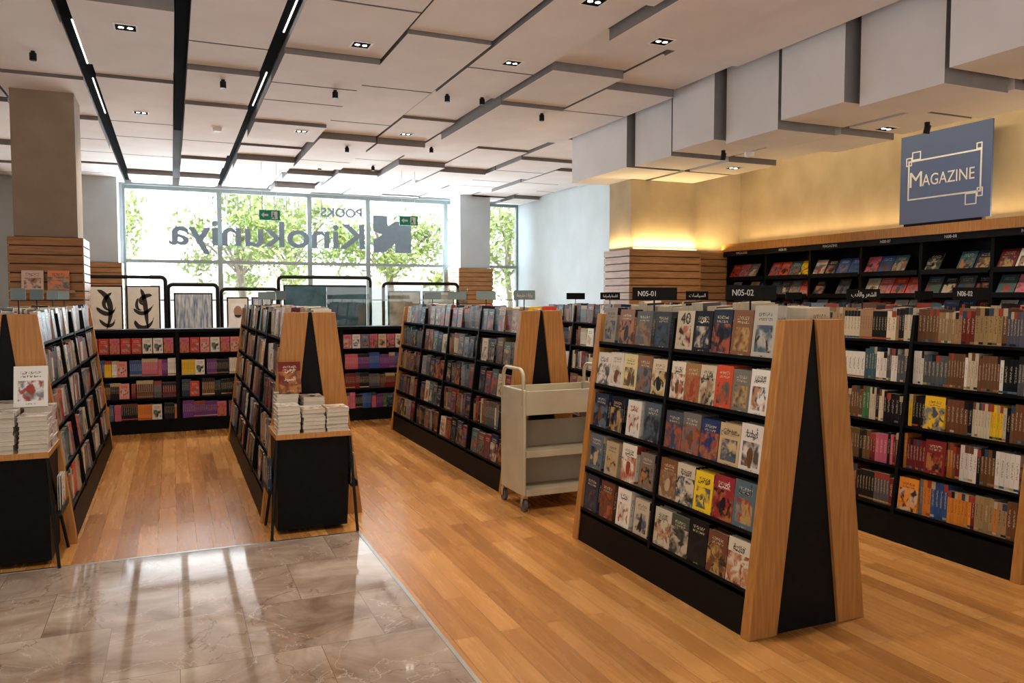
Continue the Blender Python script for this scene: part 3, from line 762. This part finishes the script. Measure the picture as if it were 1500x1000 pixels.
# ---------------------------------------------------------------- display stands
ART={'blue':noisemat("teal_abstract_art",(.015,.05,.07),(.07,.16,.21),4,.6,detail=6),'city':noisemat("blue_skyline_art",(.06,.16,.30),(.75,.78,.78),6,.6,stretch=(6,1,.8)),'warm':noisemat("warm_abstract_art",(.75,.7,.6),(.3,.2,.12),5,.6),'paper':PAPER}
def brush(cx,cz,kind,e):
    m=MB();k=.16
    if kind==0:
        S=[([(-.6,1.6),(.5,1.2),(.7,-.2),(-.1,-1.6)],.07),([(.5,1.4),(-.3,.9),(-.4,.1),(.6,.0)],.05),([(-.7,.3),(-.2,-.3),(.5,-.4),(.8,.3)],.06),([(-.5,-.6),(.0,-1.3),(.6,-1.2),(.7,-.6)],.05)]
    else:
        S=[([(-.2,1.7),(.3,.8),(.1,-.6),(.4,-1.6)],.06),([(.7,1.2),(.0,1.3),(-.7,.6),(.2,.4)],.06),([(-.8,.2),(-.2,-.5),(.4,-.1),(.8,.5)],.055),([(-.7,-.7),(-.6,-1.5),(.5,-1.5),(.8,-.5)],.065),([(-.4,1.0),(-.7,.4),(-.5,.0),(-.1,.1)],.04)]
    for c,w in S: m.stroke([(cx+a*k,cz+b*k*1.15) for a,b in c],w,-.0215)
    m.obj("calligraphy",INK,e)
def frame_stand(x,y,w,h,kinds,label,calli=False,portrait=False):
    e=empty("display_stand",(x,y,0),label,"display stand")
    r=.06;a=w/2;pts=[(-a,0,0),(-a,0,h-r)]
    for k in range(1,5):
        t=pi-(pi/2)*k/4;pts.append((-a+r+r*math.cos(t),0,h-r+r*math.sin(t)))
    for k in range(0,5):
        t=pi/2-(pi/2)*k/4;pts.append((a-r+r*math.cos(t),0,h-r+r*math.sin(t)))
    pts.append((a,0,0))
    m=MB();m.tube(pts,.026,8);m.obj("stand_frame",BLKMET,e)
    m=MB();m.box(-a,-a+.03,-.2,.2,0,.03);m.obj("foot",BLKMET,e)
    m=MB();m.box(a-.03,a,-.2,.2,0,.03);m.obj("foot",BLKMET,e)
    n=len(kinds);pw=(w-.10)/n
    for k,kd in enumerate(kinds):
        cx=-w/2+.05+pw*(k+.5);q=pw/2-.02
        z1=h-.12;z0=z1-min(.85,pw*1.5)if n>1 else .95
        bx("artwork_frame",cx-q,cx+q,-.015,.015,z0,z1,BLKMET,e)
        bx("artwork",cx-q+.02,cx+q-.02,-.02,-.0155,z0+.02,z1-.02,ART[kd],e)
        if calli: brush(cx,(z0+z1)/2,k,e)
        if portrait and k==0:
            cz=(z0+z1)/2
            m=MB();m.prism_y([(cx-.15,z0+.03),(cx+.15,z0+.03),(cx+.11,cz+.02),(cx+.08,cz+.17),(cx-.08,cz+.17),(cx-.11,cz+.02)],-.023,-.0205);m.obj("portrait_headscarf",WHITE,e)
            m=MB();m.prism_y([(cx+.06*math.cos(t_*pi/6),cz+.05+.085*math.sin(t_*pi/6)) for t_ in range(12)],-.0255,-.0235);m.obj("portrait_face",SKIN,e)
            m=MB();m.prism_y([(cx+.05*math.cos(t_*pi/6),cz-.0+.04*math.sin(t_*pi/6)) for t_ in range(6,13)],-.027,-.026);m.obj("portrait_beard",INK,e)
    return e
frame_stand(-.60,12.2,1.05,1.90,['paper','paper'],"black framed stand holding two calligraphy prints",True)
frame_stand(.29,12.3,.66,1.80,['city'],"black framed stand with blue city skyline painting")
frame_stand(1.08,12.4,.80,1.74,['paper','city'],"black framed stand with a headscarf portrait and an abstract print",False,True)
frame_stand(2.22,12.5,1.42,1.93,['blue'],"wide black framed stand with a large dark blue painting")
frame_stand(3.72,12.3,1.25,1.84,['warm','paper'],"black framed stand with small framed prints")
for x,y in((1.56,14.0),(4.0,14.0)):
    e=empty("exit_sign",(x,y,2.93),"green and white running-man exit sign hanging from rods","sign","hanging exit signs")
    bx("sign_box",-.17,.17,-.02,.02,0,.17,GREEN,e)
    for s in(-.12,.12):
        m=MB();m.cyl((s,0,.17),(s,0,ceil_z(x+s,y)-2.93),.004,n=6)
        m.obj("rod",STEEL,e)
    bx("pictogram_door",.03,.13,-.023,-.0205,.02,.15,WHITE,e)
    m=MB();m.prism_y([(-.14,.085),(-.09,.040),(-.09,.068),(-.02,.068),(-.02,.102),(-.09,.102),(-.09,.13)],-.023,-.0205);m.obj("pictogram_arrow",WHITE,e)
    m=MB();m.cyl((.06,-.0235,.12),(.06,-.0245,.12),.013,n=10);m.prism_y([(.045,.10),(.075,.10),(.09,.03),(.075,.03),(.062,.065),(.04,.03),(.025,.03),(.05,.075)],-.0245,-.0235);m.obj("pictogram_runner",GREEN,e)

# ---------------------------------------------------------------- outside
struct(bx("ground",-30,40,18.7,70,-.3,-.1,plain("pale_paving",(.5,.49,.46),.9)),"pale paving outside")
LEAF=noisemat("leaf_green",(.18,.30,.06),(.46,.54,.18),6,.6)
BARK=noisemat("bark",(.22,.18,.13),(.35,.3,.24),10,.9)
def tree(x,y,h,r,seed):
    rnd=random.Random(seed)
    e=empty("tree",(x,y,-.1),"sunlit leafy street tree outside the window","tree","street trees")
    m=MB();m.tube([(0,0,0),(.08,.03,h*.3),(-.05,0,h*.55),(.05,.05,h*.8)],.11,8)
    for k in range(6):
        a=k*1.05;m.tube([(0,0,h*.5),(math.cos(a)*r*.4,math.sin(a)*r*.4,h*.68),(math.cos(a)*r*.8,math.sin(a)*r*.8,h*.8)],.04,6)
    m.obj("trunk",BARK,e)
    l=MB()
    cl=[(rnd.random()*2*pi,r*.8*rnd.random()**.5,h*.72+(rnd.random()-.5)*h*.5,.45+.4*rnd.random()) for _ in range(16)]
    for q in range(2800):
        a,rr,zz,cr_=cl[q%16]
        d=Vector((rnd.gauss(0,1),rnd.gauss(0,1),rnd.gauss(0,.7)))*cr_*.5
        p=Vector((rr*math.cos(a),rr*math.sin(a),zz))+d
        if math.hypot(p.x,p.y)>r: continue
        s=.06+.08*rnd.random()
        u=Vector((rnd.uniform(-1,1),rnd.uniform(-1,1),rnd.uniform(-1,1))).normalized();w=u.orthogonal().normalized()
        n=len(l.v);l.v+=[tuple(p-u*s),tuple(p+w*s*.5),tuple(p+u*s),tuple(p-w*s*.5)];l.f.append((n,n+1,n+2,n+3));l.m.append(0)
    l.obj("foliage",LEAF,e)
for i,(x,y,h,r) in enumerate([(-2.6,26,4.8,2.1),(1.9,24.5,4.7,2.1),(6.4,24.5,4.6,2.1),(10.9,25.5,4.9,2.1),(4.2,31,5.6,2.4)]): tree(x,y,h,r,i)
m=MB()
for i in range(34): m.box(-.5+i*.29,-.5+i*.29+.022,0,.02,3.75,4.75)
m.box(-1,10,0,.03,4.7,4.78)
for xx in(-1.1,10): m.box(xx,xx+.1,0,.1,-.1,4.78)
o=m.obj("pergola_screen",plain("weathered_metal",(.2,.2,.19),.7),None,(0,20.5,0));top(o,"row of thin vertical bars outside above the windows","screen")
o=bx("far_building",-8,8,-1,1,0,3.0,plain("pale_render",(.6,.59,.56),.9),None,(7,45,-.1));top(o,"pale low building across the street","building")

# ---------------------------------------------------------------- light
w=bpy.data.worlds.new("World");scene.world=w;w.use_nodes=True;nt=w.node_tree;N=nt.nodes;L=nt.links
bg=N["Background"];tc=N.new("ShaderNodeTexCoord");s=N.new("ShaderNodeSeparateXYZ");L.new(tc.outputs["Generated"],s.inputs[0])
cr=N.new("ShaderNodeValToRGB");e=cr.color_ramp.elements
e[0].position=.42;e[0].color=(1.0,.91,.86,1);e[1].position=.58;e[1].color=(7.5,8.4,8.9,1)
mr=N.new("ShaderNodeMapRange");mr.inputs[1].default_value=-1;mr.inputs[2].default_value=1;L.new(s.outputs[1],mr.inputs[0]);L.new(mr.outputs[0],cr.inputs[0])
L.new(cr.outputs[0],bg.inputs[0])
m2=N.new("ShaderNodeMapRange");m2.inputs[1].default_value=-.25;m2.inputs[2].default_value=.25;m2.inputs[3].default_value=2.2;m2.inputs[4].default_value=.65
L.new(s.outputs[2],m2.inputs[0]);L.new(m2.outputs[0],bg.inputs[1])
sl=bpy.data.lights.new("sun",'SUN');sl.energy=6;sl.angle=.01;so=bpy.data.objects.new("sun",sl);so.rotation_euler=(math.radians(38),0,math.radians(25));COL.objects.link(so)
light('AREA',(3.0,18.25,2.3),720,(.80,.92,1),8,(-pi/2-.3,0,0),3.0)

cam=bpy.data.cameras.new("Camera");co=bpy.data.objects.new("Camera",cam);COL.objects.link(co)
cam.lens=27.62;cam.sensor_width=36;co.location=(0,0,1.6)
co.rotation_euler=(math.radians(90-3.13),0,math.radians(-23.4));scene.camera=co
print("IND",NIND,"STUFF",len(SF)//6)
